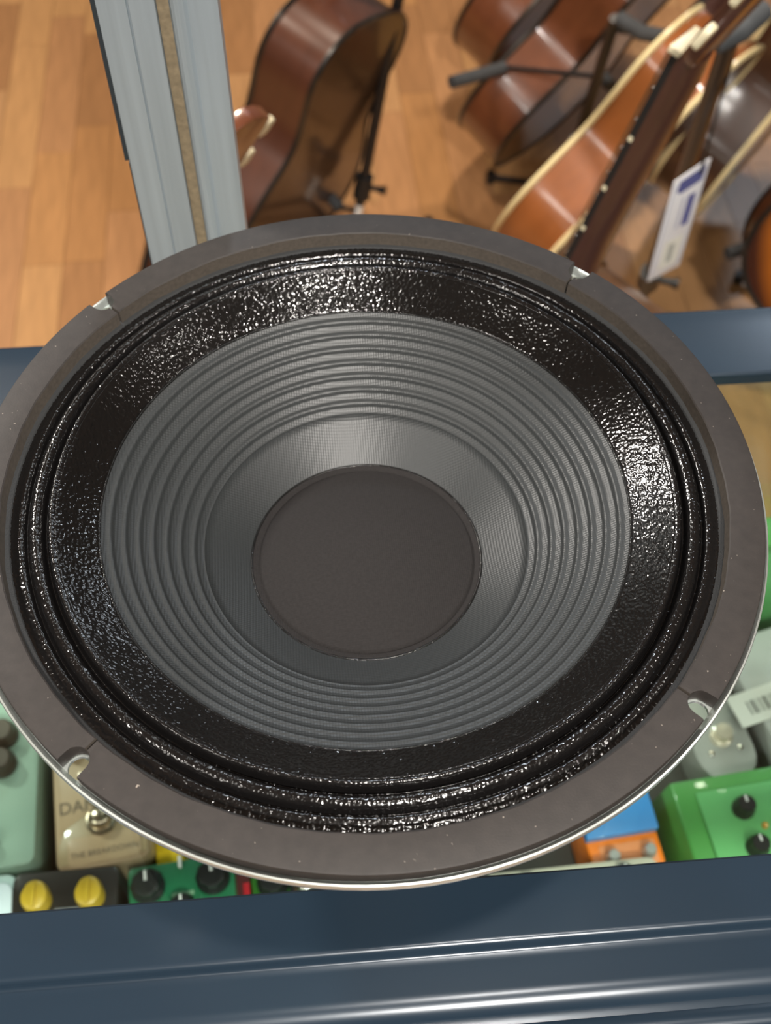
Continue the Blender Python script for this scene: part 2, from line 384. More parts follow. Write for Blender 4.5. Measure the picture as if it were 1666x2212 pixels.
def resample(p, step):
    out = [p[0]]; acc = 0.0
    for i in range(1, len(p)):
        a, b = p[i - 1], p[i]; d = math.hypot(b[0] - a[0], b[1] - a[1]); t0 = step - acc
        while t0 <= d and d > 0:
            out.append((a[0] + (b[0] - a[0]) * t0 / d, a[1] + (b[1] - a[1]) * t0 / d)); t0 += step
        acc = d - (t0 - step)
    return out + [p[-1]]
def rough_lathe(name, prof, n, amp, zb, m, parent, seed, thread=0.0):
    """ring with a grainy lacquered surface: every vertex a little proud or sunk"""
    rg = random.Random(seed); k = len(prof)
    g = [[rg.uniform(-1, 1) for _ in range(k)] for _ in range(n)]
    vs = []; fs = []
    for i in range(n):
        a = 2 * math.pi * i / n; c, s_ = math.cos(a), math.sin(a); A, B, D = g[i], g[i - 1], g[(i + 1) % n]
        for j, (r, z) in enumerate(prof):
            h_ = A[j]
            if j == 0 or j == k - 1: h_ = 0
            vs.append((r * c, r * s_, H + z + amp * h_ + thread * ((i % 3) - 1)))
        vs.append((prof[-1][0] * c, prof[-1][0] * s_, H + zb)); vs.append((prof[0][0] * c, prof[0][0] * s_, H + zb))
    k2 = k + 2
    for i in range(n):
        j = (i + 1) % n
        for q in range(k2): fs.append((i * k2 + q, i * k2 + (q + 1) % k2, j * k2 + (q + 1) % k2, j * k2 + q))
    me = bpy.data.meshes.new(name); me.from_pydata(vs, [], fs); me.materials.append(m); me.shade_smooth()
    bm = bmesh.new(); bm.from_mesh(me); bmesh.ops.recalc_face_normals(bm, faces=bm.faces); bm.to_mesh(me); bm.free()
    o = bpy.data.objects.new(name, me); COL.objects.link(o); o.parent = parent
    return o
rough_lathe('surround', resample(catmull(sp, 8), 0.00048), 1550, 0.000210, -0.0135, pleat_m, spk, 5, 0.00005)['label'] = 'glossy black corrugated surround'
lathe('surround_edge', [(r, H + z) for r, z in lift([(0.1388, -0.0064), (0.1362, -0.0066), (0.1356, -0.0074)], 0.0006)], 240, cloth_edge, spk, closed=True)
ct = catmull([(0.1187, -0.0045), (0.1168, -0.0059), (0.1120, -0.0098), (0.1066, -0.0139), (0.1050, -0.0150), (0.1043, -0.0159)], 8)
rough_lathe('edge_coating', resample(ct, 0.00048), 1450, 0.000215, -0.0200, coat_m, spk, 9)['label'] = 'pebbled glossy black doping band'
cn = [(0.1046, -0.0162)]
r_a, z_a, r_b, z_b = 0.1040, -0.0160, 0.0669, -0.0428
NR = 7.5
for i in range(0, 151):
    t = i / 150; ph = t * NR
    fr_ = ph - math.floor(ph)
    bump = (0.5 - 0.5 * math.cos(2 * math.pi * min(1, max(0, (fr_ - 0.30) / 0.70)))) if t < 0.995 else 0
    dd = 0.00080 * bump
    cn.append((r_a + (r_b - r_a) * t - dd * 0.57, z_a + (z_b - z_a) * t + dd * 0.82))
cn += [(0.0640, -0.0450), (0.0560, -0.0512), (0.0500, -0.0560), (0.0470, -0.0584), (0.0440, -0.0608)]
lathe('cone', [(r, H + z) for r, z in lift(cn, 0.0009)], 300, cone_m, spk, closed=True, ang=70)['label'] = 'dark grey ribbed paper cone'
cp = [(0.0487, -0.0568), (0.0480, -0.0562), (0.0468, -0.0568), (0.0457, -0.0573), (0.0450, -0.0562)]
for i in range(1, 13):
    t = i / 12; rr = 0.0450 * math.cos(t * math.pi / 2); cp.append((rr, -0.0562 + 0.0100 * (1 - (rr / 0.0450) ** 2)))
cp[-1] = (0.0001, cp[-1][1])
lathe('dust_cap', [(r, H + z) for r, z in cp], 160, cap_m, spk, ang=50)['label'] = 'black cloth dust cap'
gb = [(0.0488 + 0.0006 * math.cos(a), -0.0568 + 0.0006 * math.sin(a)) for a in [2 * math.pi * i / 8 for i in range(8)]]
lathe('glue_bead', [(r, H + z) for r, z in gb], 240, bead_m, spk, closed=True, ang=80)
gb = [(0.1044 + 0.0006 * math.cos(a), -0.0158 + 0.0005 * math.sin(a)) for a in [2 * math.pi * i / 8 for i in range(8)]]
lathe('coating_edge', [(r, H + z) for r, z in gb], 300, bead_m, spk, closed=True, ang=80)
# basket, magnet
for i in range(4):
    a = R(90 * i); wv = 0.022
    c, s = math.cos(a), math.sin(a)
    pr = [(0.1425, -0.0095), (0.132, -0.030), (0.085, -0.070), (0.060, -0.072)]
    vs = []; fs = []
    for j, (r, z) in enumerate(pr):
        for (t, e) in ((-wv, 0), (wv, 0), (wv, -0.0015), (-wv, -0.0015)): vs.append((r * c - t * s, r * s + t * c, H + z + e))
    for j in range(3):
        for q in range(4): fs.append([j * 4 + q, j * 4 + (q + 1) % 4, j * 4 + 4 + (q + 1) % 4, j * 4 + 4 + q])
    fs += [[0, 1, 2, 3], [12, 13, 14, 15]]
    link('basket_strut', vs, fs, zinc, spk)
lathe('basket_hub', [(r, H + z) for r, z in lift([(0.1438, -0.0092), (0.1420, -0.0130), (0.1400, -0.0230), (0.1380, -0.0235)], 0.0012)], 160, zinc, spk, closed=True)
lathe('basket_seat', [(0.04, H - 0.0735), (0.085, H - 0.0735), (0.085, H - 0.0765), (0.04, H - 0.0765)], 64, zinc, spk, closed=True)
lathe('magnet', [(0.0001, H - 0.0765), (0.0765, H - 0.0765), (0.078, H - 0.078), (0.078, H - 0.103), (0.0765, H - 0.1045), (0.0001, H - 0.1045)], 80, mat('ferrite', (0.03, 0.03, 0.032), rough=0.5, var=0.2, vscale=90), spk)
lathe('magnet_cover', [(0.0001, H - 0.1045), (0.070, H - 0.1045), (0.070, H - 0.121), (0.066, 0.0), (0.0001, 0.0)], 80, zinc, spk)

# ------------------------------------------------------------------ pedals in the case
SZ = -0.35                                   # shelf top
def frame(p, ang):
    return Matrix.Translation(p) @ Matrix.Rotation(R(ang), 4, 'Z')
def knob(parent, x, y, z, r, h, m, name='knob', pointer=None, fluted=True, stem=0.003):
    n = 20; vs = []; fs = []
    lv = [(1.0, 0.0), (1.0, 0.35), (0.86, 0.5), (0.80, 0.92), (0.70, 1.0)]
    for rr, zz in lv:
        for i in range(n):
            a = 2 * math.pi * i / n; f = (0.94 if i % 2 else 1.0) if fluted and zz > 0.3 else 1.0
            vs.append((x + r * rr * f * math.cos(a), y + r * rr * f * math.sin(a), z + h * zz))
    for j in range(len(lv) - 1):
        for i in range(n): fs.append([j * n + i, j * n + (i + 1) % n, (j + 1) * n + (i + 1) % n, (j + 1) * n + i])
    fs += [list(range(n))[::-1], list(range((len(lv) - 1) * n, len(lv) * n))]
    kb = auto(link(name, vs, fs, m, parent), 30)
    if pointer: box('pointer', (x - r * 0.09, y + r * 0.1, z + h), (x + r * 0.09, y + r * 0.66, z + h + 0.0004), pointer, kb)
    return kb
def footswitch(parent, x, y, z, m=None, s=1.0):
    f = lathe('footswitch', [(0.0001, 0.0), (0.0085 * s, 0.0), (0.0085 * s, 0.0022), (0.0062 * s, 0.0028), (0.0062 * s, 0.0090), (0.0056 * s, 0.0108), (0.0036 * s, 0.0122), (0.0001, 0.0126)], 20, m or steel, parent, (x, y, z))
    return f
def screw(parent, x, y, z): return lathe('screw', [(0.0001, 0), (0.0024, 0), (0.0022, 0.0007), (0.0008, 0.0011), (0.0001, 0.0011)], 10, steel, parent, (x, y, z))
def pedal(name, label, px, py, zt, ang, w_, l_, m, r=0.006, bev=0.002, group='effect pedals on the shelf in the case', taper=0.0):
    """box pedal; (px,py) says where the middle of its lid shows, zt the lid height"""
    p = at(px, py, zt); p.z = SZ
    t = thing(name, label, 'effect pedal', group=group, mw=frame(p, ang))
    h = zt - SZ
    prism('housing', rrect(w_, l_, r), 0.0, h, m, t, bev=bev, top=rrect(w_ * (1 - taper), l_ * (1 - taper), r * (1 - taper)) if taper else None)
    for sx in (-1, 1):
        for sy in (-1, 1): pass
    return t, h
def T(x, y, z, rz=0): return Matrix.Translation((x, y, z)) @ Matrix.Rotation(R(rz), 4, 'Z')

beige = mat('beige_enamel', (0.46, 0.32, 0.19), rough=0.35, coat=0.3, var=0.06, vscale=30)
tan_d = mat('tan_enamel', (0.38, 0.28, 0.155), rough=0.4, coat=0.3)
ink = mat('brown_print', (0.10, 0.075, 0.05), rough=0.6)
t, h = pedal('effect_pedal', 'beige effect pedal lettered DANELECTRO with round footswitch', 216, 1706, -0.300, 6, 0.066, 0.110, beige, r=0.009, bev=0.003)
prism('switch_plate', [(-0.030, -0.051), (0.030, -0.051), (0.031, -0.040), (0.026, -0.022), (0.012, -0.016), (-0.012, -0.018), (-0.026, -0.026), (-0.031, -0.040)], h, h + 0.0022, tan_d, t, bev=0.0008)
prism('lower_plate', rrect(0.050, 0.020, 0.004, cx=0.001, cy=-0.043), h + 0.0022, h + 0.0032, beige, t, bev=0.0004)
text('lettering', 'DANELECTRO', 0.0125, ink, t, T(-0.0295, -0.0135, h + 0.0002))
text('lettering', 'THE BREAKDOWN', 0.0055, ink, t, T(-0.022, -0.0475, h + 0.0033))
footswitch(t, 0.0, -0.024, h + 0.002, mat('bronze_nickel', (0.48, 0.40, 0.30), rough=0.25, metal=1.0), 1.25)
for sx in (-1, 1): knob(t, sx * 0.018, 0.035, h, 0.008, 0.012, black, pointer=white)

seafoam = mat('seafoam_enamel', (0.30, 0.43, 0.34), rough=0.4, coat=0.3, var=0.06, vscale=25)
t, h = pedal('effect_pedal', 'seafoam green effect pedal with brown knobs at the left end', -20, 1690, -0.295, 2, 0.066, 0.125, seafoam, r=0.007)
brownk = mat('brown_bakelite', (0.055, 0.038, 0.026), rough=0.35)
for dy in (0.034, 0.012):
    for dx in (0.008, -0.018): knob(t, dx, dy, h, 0.0105, 0.014, brownk, fluted=False)
footswitch(t, 0, -0.045, h)

blk = mat('black_enamel', (0.022, 0.019, 0.017), rough=0.35, coat=0.3, var=0.2, vscale=40)
yel = mat('yellow_plastic', (0.66, 0.43, 0.035), rough=0.35)
t, h = pedal('effect_pedal', 'black effect pedal with two yellow pointer knobs', 137, 1975, -0.298, -1, 0.072, 0.060, blk, r=0.006)
for dx in (-0.0178, 0.0178):
    k = 22; vs = []; fs = []
    ring = [(0.0095 * math.cos(2 * math.pi * i / k), 0.0095 * math.sin(2 * math.pi * i / k) * (1.0 if math.sin(2 * math.pi * i / k) < 0.75 else 1.22)) for i in range(k)]
    for s_, z_ in ((1.0, 0), (1.0, 0.008), (0.9, 0.0125), (0.72, 0.0135)):
        vs += [(dx + a * s_, 0.010 + b * s_, h + z_) for a, b in ring]
    for j in range(3):
        for i in range(k): fs.append([j * k + i, j * k + (i + 1) % k, (j + 1) * k + (i + 1) % k, (j + 1) * k + i])
    fs += [list(range(k)), list(range(3 * k, 4 * k))]
    kb = auto(link('knob', vs, fs, yel, t), 35)
    box('finger_ridge', (dx - 0.0016, 0.010 - 0.0075, h + 0.0130), (dx + 0.0016, 0.010 + 0.0078, h + 0.0165), yel, kb, bev=0.0006)
box('nameplate', (-0.006, -0.004, h), (0.010, 0.004, h + 0.0008), mat('grey_plate', (0.2, 0.2, 0.21), rough=0.4), t)

grn = mat('bottle_green_enamel', (0.018, 0.155, 0.065), rough=0.35, coat=0.3, var=0.08, vscale=30)
t, h = pedal('effect_pedal', 'bottle green effect pedal with three black knobs', 395, 1946, -0.298, 4, 0.072, 0.056, grn, r=0.004)
for dx, dy, r_ in ((-0.0225, 0.013, 0.0118), (0.0215, 0.012, 0.0118), (0.000, -0.005, 0.0090)):
    knob(t, dx, dy, h, r_, 0.012, black, pointer=white)
box('toggle', (-0.0012, 0.022, h), (0.0012, 0.030, h + 0.004), white, t, bev=0.0005)
box('nameplate', (-0.007, 0.003, h), (0.008, 0.006, h + 0.0003), mat('pale_print', (0.20, 0.36, 0.22), rough=0.5), t)

yb = at(366, 1834, -0.315); yb.z = SZ
t = thing('battery_box', 'small yellow box standing behind the bottle green pedal', 'box', mw=frame(yb, 3))
box('sleeve', (-0.0095, -0.014, 0), (0.0095, 0.016, 0.034), mat('yellow_card', (0.85, 0.56, 0.01), rough=0.5), t, bev=0.0006)
box('lower_flap', (-0.0096, -0.0146, 0), (0.0096, -0.0138, 0.016), mat('orange_card', (0.62, 0.22, 0.03), rough=0.5), t)
rb = at(524, 1915, -0.310); rb.z = SZ
t = thing('effect_pedal', 'narrow maroon pedal with a red strip between two green pedals', 'effect pedal', group='effect pedals on the shelf in the case', mw=frame(rb, 3))
box('housing', (-0.0055, -0.020, 0), (0.0055, 0.018, 0.040), mat('maroon', (0.09, 0.02, 0.02), rough=0.4), t, bev=0.001)
box('red_strip', (0.0005, -0.018, 0.040), (0.0050, 0.002, 0.0415), mat('red_plastic', (0.55, 0.02, 0.03), rough=0.4), t, bev=0.0005)

dg_ = mat('moss_green_enamel', (0.025, 0.13, 0.015), rough=0.35, coat=0.3, var=0.1, vscale=30)
t, h = pedal('effect_pedal', 'moss green effect pedal under the near rim of the loudspeaker', 665, 1935, -0.298, 4, 0.074, 0.062, dg_, r=0.004)
knob(t, -0.022, 0.012, h, 0.0110, 0.012, black, pointer=white)
lathe('switch_collar', [(0.0001, 0), (0.0120, 0), (0.0115, 0.004), (0.0001, 0.004)], 24, black, t, (0.0, 0.004, h))
footswitch(t, 0.0, 0.004, h + 0.004, None, 1.0)
t, h = pedal('effect_pedal', 'plain black effect pedal beside the moss green one', 920, 1930, -0.302, 4, 0.080, 0.060, blk, r=0.004)
for dx in (-0.02, 0.02): knob(t, dx, 0.010, h, 0.009, 0.011, black, pointer=white)
screw(t, 0.037, 0.014, h)

crm = mat('off_white_enamel', (0.52, 0.48, 0.38), rough=0.4, coat=0.2, var=0.08, vscale=30)
t, h = pedal('effect_pedal', 'long off white effect pedal at the foot of the orange one', 1238, 1906, -0.289, 0.5, 0.122, 0.024, crm, r=0.008, bev=0.002)
for dx in (-0.030, 0.036): knob(t, dx, 0.002, h, 0.0065, 0.008, black, pointer=white)
box('nameplate', (-0.004, -0.002, h), (0.008, 0.005, h + 0.0003), white, t)

org = mat('orange_enamel', (0.85, 0.20, 0.015), rough=0.35, coat=0.3)
blu = mat('sky_blue_enamel', (0.06, 0.30, 0.72), rough=0.4, coat=0.3)
p = at(1345, 1805, -0.300); p.z = SZ
t = thing('effect_pedal', 'orange effect pedal with a sky blue treadle and two silver knobs', 'effect pedal', group='effect pedals on the shelf in the case', mw=frame(p, 4))
prism('housing', rrect(0.052, 0.054, 0.004, cy=0.004), 0, 0.046, org, t, bev=0.002)
box('treadle', (-0.0262, 0.000, 0.044), (0.0262, 0.050, 0.054), blu, t, bev=0.0015)
for dx in (-0.0105, 0.0155): knob(t, dx, -0.0135, 0.046, 0.0052, 0.010, mat('satin_silver', (0.6, 0.6, 0.58), rough=0.35, metal=0.7))
box('knob_panel', (-0.018, -0.0205, 0.046), (0.022, -0.004, 0.0463), mat('salmon_panel', (0.75, 0.26, 0.10), rough=0.5), t)

kg = mat('leaf_green_enamel', (0.065, 0.27, 0.055), rough=0.4, coat=0.25, var=0.08, vscale=30)
kgl = mat('light_green_panel', (0.115, 0.38, 0.125), rough=0.4, coat=0.2, var=0.05, vscale=30)
p = at(1600, 1770, -0.295); p.z = SZ
t = thing('effect_pedal', 'large leaf green effect pedal with a sloping side and black knobs', 'effect pedal', group='effect pedals on the shelf in the case', mw=frame(p, 4))
prism('housing', [(-0.051, -0.062), (0.075, -0.062), (0.075, 0.034), (-0.051, 0.034)], 0, 0.055, kg, t, bev=0.002, top=[(-0.041, -0.062), (0.075, -0.062), (0.075, 0.034), (-0.041, 0.034)])
prism('lid_panel', [(-0.026, -0.060), (0.073, -0.060), (0.073, 0.023), (-0.026, 0.023)], 0.055, 0.058, kgl, t, bev=0.0012)
for dx, dy in ((0.003, 0.006), (0.003, -0.022), (0.034, 0.006), (0.034, -0.022)): knob(t, dx, dy, 0.058, 0.0080, 0.013, black, pointer=white)
lathe('indicator_lamp', [(0.0001, 0.0035), (0.0018, 0.003), (0.0024, 0.0), (0.0001, 0.0)], 12, mat('amber_lens', (0.6, 0.3, 0.05), rough=0.2), t, (0.014, -0.008, 0.058))

slv = mat('silver_grey_enamel', (0.36, 0.36, 0.34), rough=0.4, metal=0.2, var=0.1, vscale=25)
p = at(1556, 1590, -0.310); p.z = SZ
t = thing('effect_pedal', 'silver grey effect pedal with rounded end and bright footswitch', 'effect pedal', group='effect pedals on the shelf in the case', mw=frame(p, 8))
pl = [(-0.022, 0.075), (-0.023, -0.010)] + [(0.023 * math.cos(a), -0.012 + 0.024 * math.sin(a)) for a in [R(180 + 180 * i / 10) for i in range(11)]] + [(0.023, 0.075)]
prism('housing', pl, 0, 0.038, slv, t, bev=0.002)
lathe('footswitch', [(0.0001, 0.0), (0.0085, 0.0), (0.0085, 0.003), (0.0062, 0.004), (0.0062, 0.012), (0.0001, 0.0124)], 20, [mat('warm_chrome', (0.85, 0.75, 0.6), rough=0.25, metal=0.6)], t, (0.001, 0.000, 0.038))
for dx in (-0.011, 0.012): screw(t, dx, -0.011, 0.038)
t2 = thing('price_label', 'white barcode label lying by the silver grey pedal', 'label', mw=frame(at(1662, 1514, -0.3034), 14))
box('sticker', (-0.030, -0.013, 0), (0.030, 0.013, 0.0006), mat('label_paper', (0.66, 0.65, 0.60), rough=0.6), t2)
inkd = mat('black_print', (0.10, 0.10, 0.09), rough=0.6)
bx = -0.018
for k in range(11):
    wbar = (0.0012, 0.0022, 0.0009)[k % 3]; box('bar', (bx, -0.006, 0.0006), (bx + wbar, 0.005, 0.0008), inkd, t2); bx += 0.0034
# what the label lies on: a grey pedal
p = at(1640, 1490, -0.303); p.z = SZ
t, h = pedal('effect_pedal', 'pale grey effect pedal under the barcode label', 1716, 1480, -0.3035, 14, 0.075, 0.100, mat('pale_grey_enamel', (0.40, 0.40, 0.385), rough=0.45, var=0.1, vscale=20), r=0.008)
p = at(1700, 1145, -0.214); p.z = SZ
t = thing('carton', 'bright green carton half hidden by the right rim of the loudspeaker', 'box', mw=frame(p, -1))
box('sleeve', (-0.028, -0.012, 0), (0.028, 0.012, 0.128), kgl, t, bev=0.001)
box('lid', (-0.0285, -0.0125, 0.126), (0.0285, 0.0125, 0.136), kg, t, bev=0.001)
wb = at(-20, 1925, -0.290); wb.z = SZ
t = thing('effect_pedal', 'pale blue white pedal with rounded corner at far left', 'effect pedal', group='effect pedals on the shelf in the case', mw=frame(wb, 3))
prism('housing', rrect(0.030, 0.040, 0.009, cy=-0.006), 0, 0.050, mat('pale_mint', (0.50, 0.64, 0.62), rough=0.35, coat=0.4), t, bev=0.003)
prism('lid_panel', rrect(0.024, 0.03, 0.007, cy=-0.008), 0.050, 0.053, mat('bluish_white', (0.72, 0.80, 0.86), rough=0.35), t, bev=0.001)


# ------------------------------------------------------------------ guitars on stands
HL = [0, .005, .03, .08, .13, .2, .27, .3, .36, .41, .45, .48, .49]
HW = [0, .06, .13, .175, .187, .165, .13, .125, .137, .142, .125, .08, .0]
def outline():
    c = [(a, b) for a, b in zip(HW, HL)]
    # smooth right half then mirror
    pts = catmull([(0.0, 0.0), (0.05, 0.002), (0.10, 0.014), (0.145, 0.045), (0.175, 0.085), (0.187, 0.13), (0.180, 0.175), (0.158, 0.22), (0.132, 0.265), (0.125, 0.30), (0.131, 0.34), (0.141, 0.385), (0.141, 0.42), (0.122, 0.455), (0.085, 0.480), (0.04, 0.489), (0.0, 0.490)], 3)
    half = [(max(0.0, x_), y_) for x_, y_ in pts]
    return half + [(-x_, y_) for x_, y_ in half[-2:0:-1]]
OUT = outline()
def gbasis(O, lean, beta, ly):
    L = Vector((math.sin(lean) * math.cos(ly), math.sin(ly), math.cos(lean) * math.cos(ly))).normalized()
    N0 = Vector((-math.cos(lean), 0, math.sin(lean))); Y = L.cross(N0).normalized(); N0 = Y.cross(L)
    if Y.y < 0: Y = -Y
    N = N0 * math.cos(beta) + Y * math.sin(beta)
    W = L.cross(N)
    return Matrix(((W.x, L.x, N.x, O[0]), (W.y, L.y, N.y, O[1]), (W.z, L.z, N.z, O[2]), (0, 0, 0, 1)))
def guitar(label, mw, side, top, back, bind, neckm, sc=1.0, name='acoustic_guitar'):
    t = thing(name, label, 'guitar', group='acoustic guitars on stands behind the counter', mw=mw @ Matrix.Scale(sc, 4))
    D = 0.1; n = len(OUT)
    vs = [(x_, y_, 0) for x_, y_ in OUT] + [(x_, y_, D) for x_, y_ in OUT]
    auto(link('side', vs, [[i, (i + 1) % n, n + (i + 1) % n, n + i] for i in range(n)], side, t), 60)
    IN = [(x_ * 0.992, 0.245 + (y_ - 0.245) * 0.995) for x_, y_ in OUT]
    prism('back', IN, -0.0015, 0.002, back, t); tp = prism('top', IN, D - 0.002, D + 0.0015, top, t)
    for z_ in (0.0, D):
        tube('binding', [(x_, y_, z_) for x_, y_ in OUT + OUT[:2]], 0.0050, bind, t, n=6, caps=False)
    lathe('rosette', [(0.049, D + 0.0016), (0.058, D + 0.0016), (0.058, D + 0.0022), (0.049, D + 0.0022)], 32, cream, t, (0, 0.335, 0), closed=True)
    lathe('sound_hole', [(0.0001, D + 0.0017), (0.049, D + 0.0017)], 32, black, t, (0, 0.335, 0))
    br_ = box('bridge', (-0.085, 0.150, D + 0.0015), (0.085, 0.178, D + 0.010), ebony, t, bev=0.002); box('saddle', (-0.036, 0.168, D + 0.010), (0.036, 0.171, D + 0.013), ivory, br_)
    # neck: rounded back, tapering
    vs = []; fs = []; kk = 9
    st = [(0.455, 0.029, 0.085), (0.478, 0.029, 0.060), (0.500, 0.0285, 0.026), (0.60, 0.027, 0.0225), (0.79, 0.0235, 0.0205), (0.812, 0.024, 0.018)]
    for y_, hw, th in st:
        for i in range(kk):
            a = math.pi * i / (kk - 1); vs.append((hw * math.cos(a), y_, D - th * math.sin(a) ** 0.8))
    for j in range(len(st) - 1):
        for i in range(kk): fs.append([j * kk + i, j * kk + (i + 1) % kk, (j + 1) * kk + (i + 1) % kk, (j + 1) * kk + i])
    fs += [list(range(kk)), list(range((len(st) - 1) * kk, len(st) * kk))]
    auto(link('neck', vs, fs, neckm, t), 50)
    fb = prism('fretboard', [(-0.029, 0.385), (0.029, 0.385), (0.0225, 0.810), (-0.0225, 0.810)], D, D + 0.007, ebony, t)
    for q in range(1, 15):
        y_ = 0.811 - 0.65 * (1 - 2 ** (-q / 12.0)); hw = 0.0225 + 0.0065 * (0.81 - y_) / 0.425
        box('fret', (-hw, y_ - 0.001, D + 0.007), (hw, y_ + 0.001, D + 0.0081), steel, fb)
    for q in (3, 5, 7, 9):
        y_ = 0.825 - 0.65 * (1 - 2 ** (-q / 12.0)); hw = 0.0225 + 0.0065 * (0.81 - y_) / 0.425
        box('side_dot', (hw - 0.0002, y_ - 0.0025, D + 0.0015), (hw + 0.0004, y_ + 0.0025, D + 0.0055), ivory, fb)
    nt_ = box('nut', (-0.0225, 0.810, D - 0.001), (0.0225, 0.8165, D + 0.0115), ivory, t, bev=0.0008)
    for q in range(5): box('string_slot', (-0.0142 + q * 0.0071 - 0.0006, 0.8098, D + 0.0104), (-0.0142 + q * 0.0071 + 0.0006, 0.8168, D + 0.0119), brownk, nt_)
    hd = [(-0.0225, 0.0), (0.0225, 0.0), (0.034, 0.035), (0.038, 0.17), (0.020, 0.180), (0.0, 0.186), (-0.020, 0.180), (-0.038, 0.17), (-0.034, 0.035)]
    hs_ = prism('headstock', hd, -0.015, 0.0, neckm, t, bev=0.0015); HM = Matrix.Translation((0, 0.812, D)) @ Matrix.Rotation(R(-13), 4, 'X'); hs_.matrix_basis = HM
    for s_ in (-1, 1):
        for q in range(3):
            y_ = 0.05 + q * 0.046
            tn = tube('tuner', [(s_ * 0.034, y_, -0.008), (s_ * 0.047, y_, -0.008)], 0.0022, steel, t, n=8); tn.matrix_basis = HM
            bt = prism('button', rrect(0.017, 0.024, 0.007, 4, cx=s_ * 0.055, cy=y_), -0.0115, -0.0045, ivory, tn, bev=0.0015)
    for q in range(6):
        f_ = (q - 2.5) / 2.5
        tube('string', [(f_ * 0.030, 0.169, D + 0.0125), (f_ * 0.0178, 0.812, D + 0.0118)], 0.0007, steel, t, n=4)
    return t
def gloss(name, c, v=0.18, c2=None): return mat(name, c, rough=0.28, coat=0.7, coat_rough=0.08, var=v, vscale=9, stretch=(5, 0.6, 5), col2=c2)
mah = gloss('mahogany_gloss', (0.075, 0.025, 0.013)); mah_d = gloss('dark_mahogany', (0.046, 0.024, 0.012))
rose = gloss('rosewood_gloss', (0.060, 0.026, 0.014)); amber = gloss('amber_gloss', (0.27, 0.085, 0.022)); chest = gloss('chestnut_gloss', (0.14, 0.045, 0.018))
spruce = gloss('spruce_gloss', (0.62, 0.36, 0.13)); walnut = gloss('walnut_gloss', (0.10, 0.050, 0.026)); neck_d = gloss('neck_mahogany', (0.060, 0.024, 0.018))
bb = mat('black_binding', (0.012, 0.011, 0.010), rough=0.3, coat=0.4)
guitar('reddish brown guitar showing its glossy side and plain back beside the aluminium upright', gbasis((-0.051, 1.307, -0.970), .399, .68, .104), mah, spruce, mah_d, bb, neck_d)
guitar('amber sided guitar with cream bound edges in the middle of the right group', gbasis((0.444, 1.225, -0.943), .54, .739, -.012), amber, spruce, rose, cream, neck_d)
guitar('chestnut brown guitar with dark edges standing farther back on the wood floor', gbasis((0.436, 1.575, -0.970), .537, .737, -.07), chest, spruce, walnut, bb, neck_d)
guitar('chestnut guitar cropped by the top edge, farthest from the counter', gbasis((0.47, 1.86, -0.975), .50, .74, -.05), chest, spruce, rose, bb, neck_d)
guitar('dark guitar with cream edge at the right border behind the black stand', gbasis((0.775, 1.375, -0.948), .392, .711, .003), rose, spruce, mah_d, cream, neck_d)
guitar('guitar nearest the counter, its dark neck and ivory nut passing the price tag', gbasis((0.228, 0.582, -0.894), .21, .773, -.092), walnut, spruce, gloss('olive_wood_gloss', (0.42, 0.36, 0.20)), bb, neck_d)
p = at(420, 362, -0.20); mw = gbasis((0, 0, 0), .34, .712, .0)
p = p - mw.to_3x3() @ Vector((0, 0.90 * 0.95, 0.09 * 0.95)); mw.translation = p
guitar('guitar with ivory tuning buttons peeping out on both sides of the upright', mw, mah, spruce, mah_d, bb, gloss('headstock_brown', (0.13, 0.040, 0.018)), 0.95)
# sunburst top seen at the right border
sb = bpy.data.materials.new('sunburst_gloss'); sb.use_nodes = True; nt = sb.node_tree; b = nt.nodes['Principled BSDF']
tc = nt.nodes.new('ShaderNodeTexCoord'); mp = nt.nodes.new('ShaderNodeMapping'); mp.inputs['Location'].default_value = (0, -0.21 / 0.26, 0); mp.inputs['Scale'].default_value = (1 / 0.185, 1 / 0.26, 0)
ln = nt.nodes.new('ShaderNodeVectorMath'); ln.operation = 'LENGTH'; cr = nt.nodes.new('ShaderNodeValToRGB')
e = cr.color_ramp.elements; e[0].position = 0.35; e[0].color = (0.75, 0.30, 0.02, 1); e[1].position = 0.98; e[1].color = (0.045, 0.012, 0.006, 1); m_ = e.new(0.70); m_.color = (0.55, 0.16, 0.012, 1)
nt.links.new(tc.outputs['Object'], mp.inputs[0]); nt.links.new(mp.outputs[0], ln.inputs[0]); nt.links.new(ln.outputs['Value'], cr.inputs[0]); nt.links.new(cr.outputs[0], b.inputs['Base Color'])
b.inputs['Roughness'].default_value = 0.25; b.inputs['Coat Weight'].default_value = 0.6
O = at(1800, 690, -0.94); L = Vector((0.12, 0.32, 0.94)).normalized(); N = Vector((-0.35, -0.85, 0.40)); N = (N - L * N.dot(L)).normalized(); W = L.cross(N)
guitar('sunburst guitar leaning at the right border above the back rail', Matrix(((W.x, L.x, N.x, O.x), (W.y, L.y, N.y, O.y), (W.z, L.z, N.z, O.z), (0, 0, 0, 1))), chest, sb, chest, bb, neck_d)

